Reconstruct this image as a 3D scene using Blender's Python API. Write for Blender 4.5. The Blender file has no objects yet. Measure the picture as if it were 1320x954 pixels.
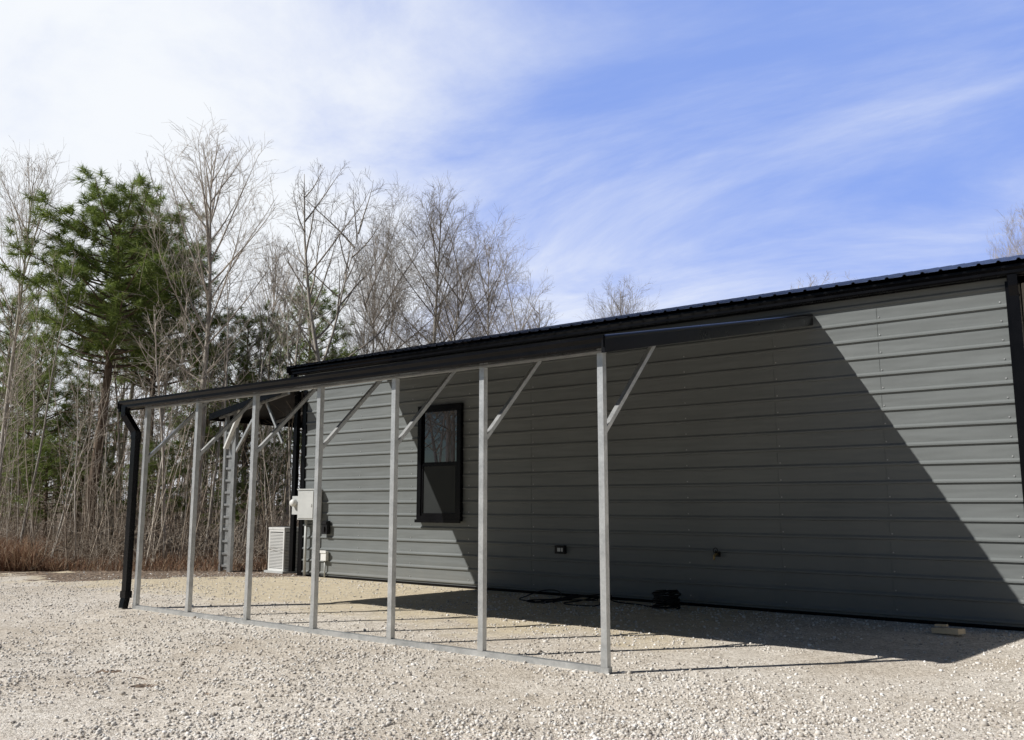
import bpy, math, random
import numpy as np
from mathutils import Vector, noise
R = math.radians
scene = bpy.context.scene
C = scene.collection
random.seed(7)
V = Vector

# ------------------------------------------------------------------ materials
def new_mat(name):
    m = bpy.data.materials.new(name); m.use_nodes = True
    nt = m.node_tree
    return m, nt, nt.nodes, nt.links, nt.nodes['Principled BSDF']

def ramp(n, pts):
    r = n.new('ShaderNodeValToRGB')
    while len(r.color_ramp.elements) < len(pts): r.color_ramp.elements.new(0.5)
    for e, (p, c) in zip(r.color_ramp.elements, pts):
        e.position = p; e.color = (c[0], c[1], c[2], 1)
    return r

def noise_node(n, l, coord, scale, detail=4, rough=.55, dist=0):
    t = n.new('ShaderNodeTexNoise'); t.inputs['Scale'].default_value = scale
    t.inputs['Detail'].default_value = detail; t.inputs['Roughness'].default_value = rough
    t.inputs['Distortion'].default_value = dist
    l.new(coord, t.inputs['Vector']); return t

def coords(n, kind='Object'):
    return n.new('ShaderNodeTexCoord').outputs[kind]

def painted(name, c, rough=.4, var=.25, bump=.0, scale=2.5, spec=.5, metallic=0):
    m, nt, n, l, b = new_mat(name)
    co = coords(n)
    t = noise_node(n, l, co, scale, 6, .6)
    r = ramp(n, [(.3, [x*(1-var) for x in c]), (.7, [x*(1+var) for x in c])])
    l.new(t.outputs['Fac'], r.inputs['Fac']); l.new(r.outputs['Color'], b.inputs['Base Color'])
    mr = n.new('ShaderNodeMapRange'); mr.inputs['To Min'].default_value = rough-.08; mr.inputs['To Max'].default_value = rough+.12
    l.new(t.outputs['Fac'], mr.inputs['Value']); l.new(mr.outputs['Result'], b.inputs['Roughness'])
    b.inputs['Specular IOR Level'].default_value = spec
    b.inputs['Metallic'].default_value = metallic
    if bump:
        t2 = noise_node(n, l, co, 1.3, 2)
        bp = n.new('ShaderNodeBump'); bp.inputs['Strength'].default_value = bump; bp.inputs['Distance'].default_value = .05
        l.new(t2.outputs['Fac'], bp.inputs['Height']); l.new(bp.outputs['Normal'], b.inputs['Normal'])
    return m

def galv_mat(name, k):
    m, nt, n, l, b = new_mat(name)
    co = coords(n)
    v = n.new('ShaderNodeTexVoronoi'); v.inputs['Scale'].default_value = 45; l.new(co, v.inputs['Vector'])
    t = noise_node(n, l, co, 6, 5)
    mx = n.new('ShaderNodeMath'); mx.operation = 'MULTIPLY_ADD'; mx.inputs[1].default_value = .16
    sp = n.new('ShaderNodeSeparateColor'); l.new(v.outputs['Color'], sp.inputs['Color'])
    l.new(sp.outputs['Red'], mx.inputs[0]); l.new(t.outputs['Fac'], mx.inputs[2])
    r = ramp(n, [(.25, (.36*k, .375*k, .38*k)), (.85, (.62*k, .63*k, .63*k))])
    l.new(mx.outputs[0], r.inputs['Fac']); l.new(r.outputs['Color'], b.inputs['Base Color'])
    b.inputs['Metallic'].default_value = .6; b.inputs['Roughness'].default_value = .36
    return m

def siding_mat():
    m, nt, n, l, b = new_mat('charcoal_siding')
    co = coords(n)
    t = noise_node(n, l, co, .8, 6, .6)
    r = ramp(n, [(.3, (.158, .170, .170)), (.7, (.186, .199, .198))])
    l.new(t.outputs['Fac'], r.inputs['Fac'])
    # dust splashed on the foot of the wall
    s = n.new('ShaderNodeSeparateXYZ'); l.new(co, s.inputs[0])
    t3 = noise_node(n, l, co, 5, 6)
    ad = n.new('ShaderNodeMath'); ad.operation = 'MULTIPLY_ADD'; ad.inputs[1].default_value = .5
    l.new(t3.outputs['Fac'], ad.inputs[0]); 
    ng = n.new('ShaderNodeMath'); ng.operation = 'MULTIPLY'; ng.inputs[1].default_value = -1; l.new(s.outputs['Z'], ng.inputs[0])
    l.new(ng.outputs[0], ad.inputs[2])
    mr = n.new('ShaderNodeMapRange'); mr.inputs['From Min'].default_value = -.25; mr.inputs['From Max'].default_value = .3
    mr.inputs['To Max'].default_value = .22
    l.new(ad.outputs[0], mr.inputs['Value'])
    mix = n.new('ShaderNodeMixRGB'); mix.inputs[2].default_value = (.28, .25, .21, 1)
    l.new(mr.outputs['Result'], mix.inputs[0]); l.new(r.outputs['Color'], mix.inputs[1])
    l.new(mix.outputs[0], b.inputs['Base Color'])
    b.inputs['Roughness'].default_value = .40; b.inputs['Specular IOR Level'].default_value = .12
    mp = n.new('ShaderNodeMapping'); mp.inputs['Scale'].default_value = (.5, 1, 3.5); l.new(co, mp.inputs[0])
    t2 = noise_node(n, l, mp.outputs[0], 1.2, 2)
    bp = n.new('ShaderNodeBump'); bp.inputs['Strength'].default_value = .65; bp.inputs['Distance'].default_value = .05
    l.new(t2.outputs['Fac'], bp.inputs['Height']); l.new(bp.outputs['Normal'], b.inputs['Normal'])
    return m

def gravel_mat():
    m, nt, n, l, b = new_mat('gravel')
    co = coords(n)
    v = n.new('ShaderNodeTexVoronoi'); v.inputs['Scale'].default_value = 38; l.new(co, v.inputs['Vector'])
    v2 = n.new('ShaderNodeTexVoronoi'); v2.inputs['Scale'].default_value = 95; l.new(co, v2.inputs['Vector'])
    sp = n.new('ShaderNodeSeparateColor'); l.new(v.outputs['Color'], sp.inputs['Color'])
    sp2 = n.new('ShaderNodeSeparateColor'); l.new(v2.outputs['Color'], sp2.inputs['Color'])
    av = n.new('ShaderNodeMath'); av.operation = 'ADD'; l.new(sp.outputs['Red'], av.inputs[0]); l.new(sp2.outputs['Green'], av.inputs[1])
    hf = n.new('ShaderNodeMath'); hf.operation = 'MULTIPLY'; hf.inputs[1].default_value = .5; l.new(av.outputs[0], hf.inputs[0])
    r = ramp(n, [(.08, (.31, .275, .235)), (.4, (.66, .615, .55)), (.75, (.77, .73, .67)), (1, (.91, .89, .86))])
    l.new(hf.outputs[0], r.inputs['Fac'])
    # large patches: paler swept stone / browner fines
    t = noise_node(n, l, co, .45, 7, .62, .4)
    rp = ramp(n, [(.3, (.82, .765, .69)), (.5, (1, .975, .94)), (.68, (1.1, 1.095, 1.085))])
    l.new(t.outputs['Fac'], rp.inputs['Fac'])
    mul = n.new('ShaderNodeMixRGB'); mul.blend_type = 'MULTIPLY'; mul.inputs[0].default_value = 1
    l.new(r.outputs['Color'], mul.inputs[1]); l.new(rp.outputs['Color'], mul.inputs[2])
    t4 = noise_node(n, l, co, 4, 9, .8)
    rp2 = ramp(n, [(.3, (.73, .71, .68)), (.7, (1.15, 1.15, 1.15))]); l.new(t4.outputs['Fac'], rp2.inputs['Fac'])
    mul2 = n.new('ShaderNodeMixRGB'); mul2.blend_type = 'MULTIPLY'; mul2.inputs[0].default_value = 1
    l.new(mul.outputs[0], mul2.inputs[1]); l.new(rp2.outputs['Color'], mul2.inputs[2])
    # finer, yellower dirt under the lean-to and along the wall
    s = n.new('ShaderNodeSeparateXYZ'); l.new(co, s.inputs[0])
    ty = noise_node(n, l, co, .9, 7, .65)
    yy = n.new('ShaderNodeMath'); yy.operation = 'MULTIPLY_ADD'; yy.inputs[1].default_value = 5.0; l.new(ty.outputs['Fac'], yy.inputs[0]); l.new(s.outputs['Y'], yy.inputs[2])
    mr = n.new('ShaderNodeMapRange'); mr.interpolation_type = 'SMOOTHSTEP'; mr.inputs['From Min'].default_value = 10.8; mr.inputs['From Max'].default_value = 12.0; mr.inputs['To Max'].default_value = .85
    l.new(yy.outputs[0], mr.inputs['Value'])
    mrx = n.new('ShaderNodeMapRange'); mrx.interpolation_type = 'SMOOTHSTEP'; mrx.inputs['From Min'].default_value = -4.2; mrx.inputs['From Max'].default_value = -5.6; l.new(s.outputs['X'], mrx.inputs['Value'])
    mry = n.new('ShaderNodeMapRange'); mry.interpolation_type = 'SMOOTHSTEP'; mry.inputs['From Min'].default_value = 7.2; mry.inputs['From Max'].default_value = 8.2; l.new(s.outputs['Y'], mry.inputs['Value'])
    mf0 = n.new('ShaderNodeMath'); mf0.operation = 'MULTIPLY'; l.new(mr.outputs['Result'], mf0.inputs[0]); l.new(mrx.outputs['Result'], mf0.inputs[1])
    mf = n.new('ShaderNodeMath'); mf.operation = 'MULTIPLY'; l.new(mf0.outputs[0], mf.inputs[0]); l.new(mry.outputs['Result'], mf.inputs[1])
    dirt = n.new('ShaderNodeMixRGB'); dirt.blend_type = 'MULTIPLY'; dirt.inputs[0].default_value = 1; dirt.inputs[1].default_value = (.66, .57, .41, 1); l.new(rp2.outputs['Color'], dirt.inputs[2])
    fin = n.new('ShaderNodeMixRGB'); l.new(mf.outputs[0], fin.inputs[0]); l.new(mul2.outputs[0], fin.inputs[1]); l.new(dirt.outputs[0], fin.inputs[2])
    l.new(fin.outputs[0], b.inputs['Base Color'])
    b.inputs['Roughness'].default_value = .9; b.inputs['Specular IOR Level'].default_value = .2
    a1 = n.new('ShaderNodeMath'); a1.operation = 'ADD'; l.new(v.outputs['Distance'], a1.inputs[0]); l.new(v2.outputs['Distance'], a1.inputs[1])
    a2 = n.new('ShaderNodeMath'); a2.operation = 'MULTIPLY_ADD'; a2.inputs[1].default_value = -.6
    l.new(a1.outputs[0], a2.inputs[0]); 
    t5 = noise_node(n, l, co, 9, 8, .7); l.new(t5.outputs['Fac'], a2.inputs[2])
    bp = n.new('ShaderNodeBump'); bp.inputs['Strength'].default_value = .5; bp.inputs['Distance'].default_value = .03
    l.new(a2.outputs[0], bp.inputs['Height']); l.new(bp.outputs['Normal'], b.inputs['Normal'])
    return m

def island_mat(name, pts, rough=.85, spec=.2, trans=0):
    m, nt, n, l, b = new_mat(name)
    g = n.new('ShaderNodeNewGeometry')
    r = ramp(n, pts); l.new(g.outputs['Random Per Island'], r.inputs['Fac'])
    l.new(r.outputs['Color'], b.inputs['Base Color'])
    b.inputs['Roughness'].default_value = rough; b.inputs['Specular IOR Level'].default_value = spec
    if trans:
        td = n.new('ShaderNodeBsdfTranslucent'); l.new(r.outputs['Color'], td.inputs['Color'])
        mx = n.new('ShaderNodeMixShader'); mx.inputs[0].default_value = trans
        l.new(b.outputs[0], mx.inputs[1]); l.new(td.outputs[0], mx.inputs[2])
        l.new(mx.outputs[0], n['Material Output'].inputs['Surface'])
    return m

def bark_mat(name, c0, c1, scale=6):
    m, nt, n, l, b = new_mat(name)
    co = coords(n)
    mp = n.new('ShaderNodeMapping'); mp.inputs['Scale'].default_value = (3, 3, .6); l.new(co, mp.inputs[0])
    t = noise_node(n, l, mp.outputs[0], scale, 6, .65)
    oi = n.new('ShaderNodeObjectInfo')
    r = ramp(n, [(.3, c0), (.7, c1)]); l.new(t.outputs['Fac'], r.inputs['Fac'])
    mr = n.new('ShaderNodeMapRange'); mr.inputs['To Min'].default_value = .58; mr.inputs['To Max'].default_value = 1.2
    l.new(oi.outputs['Random'], mr.inputs['Value'])
    mul = n.new('ShaderNodeVectorMath'); mul.operation = 'SCALE'; l.new(r.outputs['Color'], mul.inputs[0]); l.new(mr.outputs['Result'], mul.inputs['Scale'])
    l.new(mul.outputs[0], b.inputs['Base Color'])
    b.inputs['Roughness'].default_value = .9; b.inputs['Specular IOR Level'].default_value = .15
    return m

def floor_mat():
    m, nt, n, l, b = new_mat('leaf_litter')
    co = coords(n)
    v = n.new('ShaderNodeTexVoronoi'); v.inputs['Scale'].default_value = 14; l.new(co, v.inputs['Vector'])
    sp = n.new('ShaderNodeSeparateColor'); l.new(v.outputs['Color'], sp.inputs['Color'])
    r = ramp(n, [(0, (.08, .053, .035)), (.5, (.18, .13, .09)), (1, (.32, .24, .175))])
    l.new(sp.outputs['Red'], r.inputs['Fac']); l.new(r.outputs['Color'], b.inputs['Base Color'])
    b.inputs['Roughness'].default_value = .95
    bp = n.new('ShaderNodeBump'); bp.inputs['Distance'].default_value = .05; l.new(v.outputs['Distance'], bp.inputs['Height'])
    l.new(bp.outputs['Normal'], b.inputs['Normal'])
    return m

M = dict(
    siding=siding_mat(), galv=galv_mat('galvanized', 1.08), galvdark=galv_mat('dark_galvanized', .78), gravel=gravel_mat(), litter=floor_mat(),  # second galvanized is the same metal in a darker tone
    black=painted('black_trim', (.004, .004, .005), .22, .3, spec=.16),
    roof=painted('black_roofing', (.006, .006, .007), .28, .3, spec=.26),
    screw=painted('screw_zinc', (.42, .43, .43), .4, .2, metallic=.3),
    beige=painted('white_enamel', (.68, .68, .66), .45, .06),
    shadowgrey=painted('slat_gap_shade', (.10, .105, .105), .6, .2),  # grey darkened to put the shade between the slats into colour
    greybox=painted('grey_enamel', (.50, .51, .50), .45, .08),
    dark=painted('dark_plastic', (.008, .008, .009), .5, .3, spec=.25),
    screen=painted('insect_screen', (.020, .023, .023), .6, .2, scale=1.5, spec=.25),
    wood=painted('weathered_lumber', (.76, .60, .40), .8, .15, scale=9),
    brass=painted('brass', (.45, .33, .14), .35, .2, metallic=.8),
    pale=painted('pale_liner', (.62, .60, .56), .7, .12),
    white=painted('white_plastic', (.7, .7, .68), .5, .06),
    bark=bark_mat('grey_bark', (.36, .325, .285), (.66, .615, .55)),
    twig=bark_mat('twig_bark', (.37, .325, .275), (.57, .51, .445)),
    pinebark=bark_mat('pine_bark', (.10, .075, .058), (.25, .19, .145)),
    needle=island_mat('pine_needles', [(0, (.10, .15, .036)), (.5, (.21, .285, .070)), (1, (.36, .42, .13))], .55, .3, .32),
    stone=island_mat('loose_stone', [(0, (.36, .32, .275)), (.5, (.64, .60, .545)), (.85, (.77, .74, .69)), (1, (.90, .885, .86))], .85),
    brush=island_mat('brush_twigs', [(0, (.13, .095, .07)), (.5, (.34, .28, .22)), (1, (.58, .52, .44))]),
    grass=island_mat('dry_grass', [(0, (.16, .08, .05)), (.5, (.30, .185, .12)), (1, (.48, .36, .25))], trans=.2),
)
def glass_mat():
    m, nt, n, l, b = new_mat('window_glass')
    b.inputs['Base Color'].default_value = (.002, .003, .003, 1)
    b.inputs['Roughness'].default_value = .003
    b.inputs['IOR'].default_value = 2.5
    co = coords(n); t = noise_node(n, l, co, 1.6, 1)
    bp = n.new('ShaderNodeBump'); bp.inputs['Strength'].default_value = .012; bp.inputs['Distance'].default_value = .02
    l.new(t.outputs['Fac'], bp.inputs['Height']); l.new(bp.outputs['Normal'], b.inputs['Normal'])
    return m
M['glass'] = glass_mat()

# ------------------------------------------------------------------ mesh helper
ORG = {}
class MB:
    def __init__(s): s.v = []; s.f = []; s.m = []; s.s = []
    def add(s, vs, fs, mi=0, smooth=False):
        o = len(s.v); s.v.extend([tuple(v) for v in vs])
        for f in fs: s.f.append([i+o for i in f]); s.m.append(mi); s.s.append(smooth)
    def box(s, x0, x1, y0, y1, z0, z1, mi=0):
        s.add([(x0,y0,z0),(x1,y0,z0),(x1,y1,z0),(x0,y1,z0),(x0,y0,z1),(x1,y0,z1),(x1,y1,z1),(x0,y1,z1)],
              [(0,3,2,1),(4,5,6,7),(0,1,5,4),(1,2,6,5),(2,3,7,6),(3,0,4,7)], mi)
    def bar(s, p0, p1, w, h, up=(0,0,1), mi=0):
        p0 = V(p0); p1 = V(p1); d = (p1-p0).normalized(); u = V(up)
        if abs(d.dot(u)) > .98: u = V((0,1,0))
        a = d.cross(u).normalized()*w/2; b = a.cross(d).normalized()*h/2
        vs = [p0-a-b, p0+a-b, p0+a+b, p0-a+b, p1-a-b, p1+a-b, p1+a+b, p1-a+b]
        s.add(vs, [(0,1,2,3),(7,6,5,4),(0,4,5,1),(1,5,6,2),(2,6,7,3),(3,7,4,0)], mi)
    def tube(s, pts, rs, n=6, mi=0, smooth=True, cap=True):
        k = len(pts)
        d = (pts[-1]-pts[0])
        if d.length < 1e-6: d = V((0,0,1))
        vs = []
        for i, p in enumerate(pts):
            t = (pts[min(i+1,k-1)]-pts[max(i-1,0)])
            t = t.normalized() if t.length > 1e-9 else d.normalized()
            ref = V((0,0,1)) if abs(t.z) < .9 else V((1,0,0))
            if abs(d.normalized().z) >= .75: ref = V((1,0,0)) if abs(t.x) < .9 else V((0,1,0))
            a = t.cross(ref).normalized(); b = t.cross(a)
            r = rs[i] if hasattr(rs, '__len__') else rs
            for j in range(n):
                an = 2*math.pi*j/n
                vs.append(p + a*(math.cos(an)*r) + b*(math.sin(an)*r))
        fs = []
        for i in range(k-1):
            for j in range(n):
                j2 = (j+1) % n
                fs.append((i*n+j, i*n+j2, (i+1)*n+j2, (i+1)*n+j))
        if cap and n > 3:
            fs.append(tuple(range(n-1, -1, -1))); fs.append(tuple((k-1)*n+j for j in range(n)))
        s.add(vs, fs, mi, smooth)
    def prism(s, prof, x0, x1, mi=0):           # profile of (y,z), extruded along X
        n = len(prof)
        vs = [(x0, y, z) for y, z in prof]+[(x1, y, z) for y, z in prof]
        fs = [(i, (i+1) % n, n+(i+1) % n, n+i) for i in range(n)]
        fs += [tuple(range(n-1, -1, -1)), tuple(range(n, 2*n))]
        s.add(vs, fs, mi)
    def sheet(s, xs, y0, z0, y1, z1, th=.006, mi=0):   # ribbed roof sheet; xs = [(x,dz)]
        n = len(xs); vs = []
        for dz in (0, -th):
            for (y, z) in ((y0, z0), (y1, z1)):
                vs += [(x, y, z+h+dz) for x, h in xs]
        fs = []
        for i in range(n-1):
            fs.append((i, i+1, n+i+1, n+i)); fs.append((2*n+i+1, 2*n+i, 3*n+i, 3*n+i+1))
            fs.append((i+1, i, 2*n+i, 2*n+i+1)); fs.append((n+i, n+i+1, 3*n+i+1, 3*n+i))
        fs.append((0, n, 3*n, 2*n)); fs.append((2*n-1, n-1, 3*n-1, 4*n-1))
        s.add(vs, fs, mi)
    def build(s, name, mats, parent=None, org=None):
        me = bpy.data.meshes.new(name)
        if parent is not None and org is None: org = ORG.get(parent, V((0,0,0)))
        if org is None: org = V((0,0,0))
        org = V(org)
        me.from_pydata([(x-org.x, y-org.y, z-org.z) for x, y, z in s.v], [], s.f)
        if not isinstance(mats, (list, tuple)): mats = [mats]
        for m in mats: me.materials.append(m)
        me.polygons.foreach_set('material_index', s.m)
        me.polygons.foreach_set('use_smooth', s.s)
        me.validate(); me.update()
        o = bpy.data.objects.new(name, me); C.objects.link(o)
        if parent is not None: o.parent = parent
        else: o.location = org
        ORG[o] = org
        return o

def tag(o, label, cat, group=None):
    o['label'] = label; o['category'] = cat
    if group: o['group'] = group
    return o
def thing(name, label, cat, loc, group=None):
    o = bpy.data.objects.new(name, None); C.objects.link(o); o.location = loc; ORG[o] = V(loc)
    o.empty_display_size = .2
    return tag(o, label, cat, group)
def struct(o): o['kind'] = 'structure'; return o
def dup(root, loc, rz, sc, label, group=None):
    r = root.copy(); C.objects.link(r); r.location = loc; r.rotation_euler = (0, 0, rz); r.scale = sc
    if 'group' in r: del r['group']
    r['label'] = label
    if group: r['group'] = group
    for ch in list(root.children):
        c = ch.copy(); C.objects.link(c); c.parent = r
    return r

# ------------------------------------------------------------------ camera frame (metres)
CH, CF, CS, TH = 1.55, 1145/1320*36, 36.0, R(8.6)
HEAD = R(38.2)
ch, sh = math.cos(HEAD), math.sin(HEAD)
def W(r, f, z=0): return V((ch*r - sh*f, sh*r + ch*f, z))
cam = bpy.data.cameras.new('camera'); cam.lens = CF; cam.sensor_width = CS; cam.clip_end = 2000
co = bpy.data.objects.new('camera', cam); C.objects.link(co)
co.location = (0, 0, CH); co.rotation_euler = (R(90)+TH, 0, HEAD); scene.camera = co

# ------------------------------------------------------------------ ground
g = MB(); N = 48
def gz(x, y):
    f = -sh*x+ch*y
    return -.03 + max(0, min(1.2, (f-24)*.02))
S = 400; k = 40
cs = [-S + 2*S*i/k for i in range(k+1)]
vs = [(x, y, gz(x, y)-.0) for y in cs for x in cs]
fs = [(j*(k+1)+i, j*(k+1)+i+1, (j+1)*(k+1)+i+1, (j+1)*(k+1)+i) for j in range(k) for i in range(k)]
g.add(vs, fs, 0, True)
struct(g.build('ground', M['litter']))

def edge_f(r): return 21.0 + .35*noise.noise(V((r*.5, 3, 0))) + .15*noise.noise(V((r*1.9, 7, 0)))
def pad_z(x, y):
    a = .04*noise.noise(V((x*.55, y*.55, 1))) + .022*noise.noise(V((x*1.7, y*1.7, 4))) + .012*noise.noise(V((x*4.5, y*4.5, 8)))
    d = 1.0
    if y > 6.4 and x > -19.5: d = max(0, min(1, (6.9-y)/.5))*.7+(.14 if y > 7.6 else 0)
    return a*d + .002
g = MB(); idx = {}
step = .16
nx, ny = int(60/step), int(52/step)
for j in range(ny+1):
    for i in range(nx+1):
        x = -44+i*step; y = -14+j*step
        r = ch*x+sh*y; f = -sh*x+ch*y
        if f < edge_f(r) or (x > -19.2 and y < 27):
            idx[i, j] = len(g.v); g.v.append((x, y, pad_z(x, y)))
for j in range(ny):
    for i in range(nx):
        q = [(i, j), (i+1, j), (i+1, j+1), (i, j+1)]
        if all(p in idx for p in q): g.f.append([idx[p] for p in q]); g.m.append(0); g.s.append(True)
struct(g.build('gravel_pad', M['gravel']))

# loose stones (uncountable) as one mesh
rng = np.random.default_rng(3)
ph = (1+5**.5)/2
ico = np.array([(-1,ph,0),(1,ph,0),(-1,-ph,0),(1,-ph,0),(0,-1,ph),(0,1,ph),(0,-1,-ph),(0,1,-ph),(ph,0,-1),(ph,0,1),(-ph,0,-1),(-ph,0,1)])/1.9
icf = np.array([(0,11,5),(0,5,1),(0,1,7),(0,7,10),(0,10,11),(1,5,9),(5,11,4),(11,10,2),(10,7,6),(7,1,8),(3,9,4),(3,4,2),(3,2,6),(3,6,8),(3,8,9),(4,9,5),(2,4,11),(6,2,10),(8,6,7),(9,8,1)])
pts = []
while len(pts) < 44000:
    f = 5.6 + 15.2*random.random()**1.6; r = (random.random()*2-1)*(.64*f+.6)
    p = W(r, f)
    if p.y > 12.7 and p.x > -16: continue
    if f > edge_f(r)-.1: continue
    dens = .55+.8*noise.noise(V((p.x*.5, p.y*.5, 9))) + .6*noise.noise(V((p.x*2.6, p.y*2.6, 5)))
    if 7.4 < p.y and p.x > -13.5: dens *= .6
    if 11.9 < p.y: dens *= 1.8
    if random.random() > dens: continue
    pts.append((p.x, p.y, pad_z(p.x, p.y)))
pts = np.array(pts); n = len(pts)
size = .0055 + .011*rng.random(n)**2 + .009*(rng.random(n) > .97)
sc = size[:, None]*(.65+.7*rng.random((n, 3))); sc[:, 2] *= .75
base = ico[None]*(1+.28*(rng.random((n, 12, 1))-.5))
an = rng.random(n)*6.283; ca, sa = np.cos(an), np.sin(an)
vv = base*sc[:, None, :]
x = vv[..., 0]*ca[:, None]-vv[..., 1]*sa[:, None]; y = vv[..., 0]*sa[:, None]+vv[..., 1]*ca[:, None]
vv = np.stack([x, y, vv[..., 2]], -1)+pts[:, None, :]; vv[..., 2] += (sc[:, 2]*.35)[:, None]
me = bpy.data.meshes.new('loose_stones')
me.vertices.add(n*12); me.vertices.foreach_set('co', vv.reshape(-1).astype(np.float32))
ff = (icf[None]+(np.arange(n)*12)[:, None, None]).reshape(-1)
me.loops.add(len(ff)); me.loops.foreach_set('vertex_index', ff.astype(np.int32))
me.polygons.add(n*20); me.polygons.foreach_set('loop_start', np.arange(0, n*60, 3, dtype=np.int32))
me.update(calc_edges=True); me.materials.append(M['stone'])
o = bpy.data.objects.new('loose_stones', me); C.objects.link(o)
tag(o, 'loose pale stones scattered over the gravel yard', 'gravel'); o['kind'] = 'stuff'

# ------------------------------------------------------------------ building
WY = 12.82; XL, XR = -16.05, -1.9; BX = 3.2; BY = 22.8; EZ = 4.58
bld = thing('metal_building', 'long charcoal metal building with ribbed siding and black trim', 'building', (XL, WY, 0))
PITCH = .25
def rib_profile(z1, y, out, pitch=PITCH):
    pr = [(y, 0.02)]
    k = 0
    while True:
        c = .10 + k*pitch
        if c+.05 > z1: break
        pr += [(y, c-.030), (y+out*.025, c-.018), (y+out*.025, c+.002), (y, c+.030)]
        k += 1
    pr.append((y, z1))
    return pr
m = MB()
pr = rib_profile(EZ, WY, -1)
nx_ = 60
xs = [XL+(XR-XL)*i/nx_ for i in range(nx_+1)]
vs = []; fs = []
for i, x in enumerate(xs):
    for (y, z) in pr: vs.append((x, y, z))
L = len(pr)
for i in range(nx_):
    for j in range(L-1): fs.append((i*L+j, (i+1)*L+j, (i+1)*L+j+1, i*L+j+1))
m.add(vs, fs, 0)
# panel lap seams (a 3 mm step) and screw heads in rows
for sx in (-2.0-1.52*k for k in range(0, 10)):
    for k in range(20):
        z = .10 + k*PITCH + .055
        if z > 4.35 : break
        if -12.5 < sx < -11.2 and 1.1 < z < 3.6: continue
        m.box(sx-.008, sx+.008, WY-.009, WY+.002, z-.008, z+.008, 1)
for sx in (-3.55, -5.08, -9.65):
    m.box(sx-.002, sx+.002, WY-.005, WY, .05, 4.4, 0)
m.build('wall', [M['siding'], M['screw']], bld)
m = MB()
m.box(XL, XL+.03, WY+.03, BY, .02, EZ); 
m.box(XL, BX, BY, BY+.03, .02, EZ)
m.box(BX-.03, BX, WY+.03, BY, .02, EZ)
for k in range(17):
    c = .10+k*PITCH
    m.box(XL-.018, XL, WY+.05, BY, c-.02, c+.02)
# gable ends
ym = (WY+BY)/2
for x in (XL, BX-.03):
    m.add([(x, WY, EZ), (x, BY, EZ), (x, ym, EZ+1.2), (x+.03, WY, EZ), (x+.03, BY, EZ), (x+.03, ym, EZ+1.2)], [(0,2,1),(3,4,5),(0,1,4,3),(1,2,5,4),(2,0,3,5)])
m.build('end_wall', M['siding'], bld)
m = MB(); m.box(XR+.05, BX-.1, 13.6, 13.65, .02, EZ-.05)
for k in range(9): m.box(XR+.06+k*.55, XR+.10+k*.55, 13.55, 13.6, .02, EZ-.05)
m.build('inner_wall', M['pale'], bld)
# corner trims
m = MB(); m.box(XL-.035, XL+.10, WY-.035, WY+.0, .0, EZ-.17); m.box(XL-.035, XL-.001, WY+.001, WY+.13, 0, EZ-.17); m.build('corner_trim', M['black'], bld)
m = MB(); m.box(XR-.02, XR+.14, WY-.04, WY+.03, .0, EZ-.17); m.box(XR+.0, XR+.04, WY+.03, 13.6, 0, EZ-.17); m.build('corner_trim', M['black'], bld)
m = MB(); m.box(XL+.1, XR-.02, WY-.03, WY-.001, .0, .045); m.build('base_trim', M['black'], bld)
# roof
def ribxs(x0, x1, h=.022, pitch=.2286):
    xs = [(x0, 0)]; c = x0+.06
    while c+.05 < x1:
        xs += [(c-.03, 0), (c-.012, h), (c+.012, h), (c+.03, 0)]; c += pitch
    xs.append((x1, 0)); return xs
m = MB()
rx = ribxs(XL-.35, BX+.35)
yr = ym; sl = .255
m.sheet(rx, WY-.26, EZ+.045, yr, EZ+.045+sl*(yr-WY+.26))
m.sheet(rx, yr, EZ+.045+sl*(yr-WY+.26), BY+.26, EZ+.045)
m.prism([(WY-.03, EZ), (WY-.03, EZ+.03), (WY+.25, EZ+.10), (WY+.25, EZ)], XL, BX)
roof = m.build('roof', M['roof'], bld)
for x in (XL-.37, BX+.33):
    m = MB()
    zr = EZ+sl*(yr-WY+.26)
    m.add([(x+dx, y, z) for dx in (-.015, .015) for y, z in ((WY-.26, EZ-.08), (yr, zr-.08), (BY+.26, EZ-.08), (BY+.26, EZ+.08), (yr, zr+.08), (WY-.26, EZ+.08))],
          [(0,1,4,5),(1,2,3,4),(6,11,10,7),(7,10,9,8),(0,6,7,1),(1,7,8,2),(2,8,9,3),(3,9,10,4),(4,10,11,5),(5,11,6,0)])
    m.build('rake_trim', M['black'], roof)
gut = [(0, 0), (-.085, 0), (-.10, .02), (-.10, .055), (-.13, .09), (-.13, .12), (-.12, .12), (-.12, .095), (-.09, .055), (-.09, .012), (-.008, .012), (-.008, .12), (0, .12)]
m = MB(); m.prism([(WY-.075+y, EZ-.115+z) for y, z in gut], XL-.36, BX+.3)
m.box(XL-.365, XL-.36, WY-.205, WY-.075, EZ-.115, EZ+.005)
m.build('gutter', M['black'], bld)
m = MB(); m.box(XL-.3, BX+.3, WY-.075+.002, WY-.035, EZ-.125, EZ+.0); m.build('fascia', M['black'], bld)
m = MB()
pv = [V(p) for p in ((XL-.26, WY-.14, EZ-.13), (XL-.26, WY-.14, 4.25), (XL-.17, WY-.07, 4.0), (XL-.17, WY-.07, .1))]
for a, b in zip(pv[:-1], pv[1:]):
    e = (b-a).normalized()*.015; m.bar(a-e, b+e, .12, .09, up=(0, 1, 0))
m.build('downspout', M['black'], bld)
m = MB()
pv = [V(p) for p in ((XR+.09, WY-.14, EZ-.13), (XR+.09, WY-.14, 4.33), (XR+.09, WY-.085, 4.2), (XR+.09, WY-.085, .1))]
for a, b in zip(pv[:-1], pv[1:]):
    e = (b-a).normalized()*.012; m.bar(a-e, b+e, .11, .08, up=(0, 1, 0))
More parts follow.
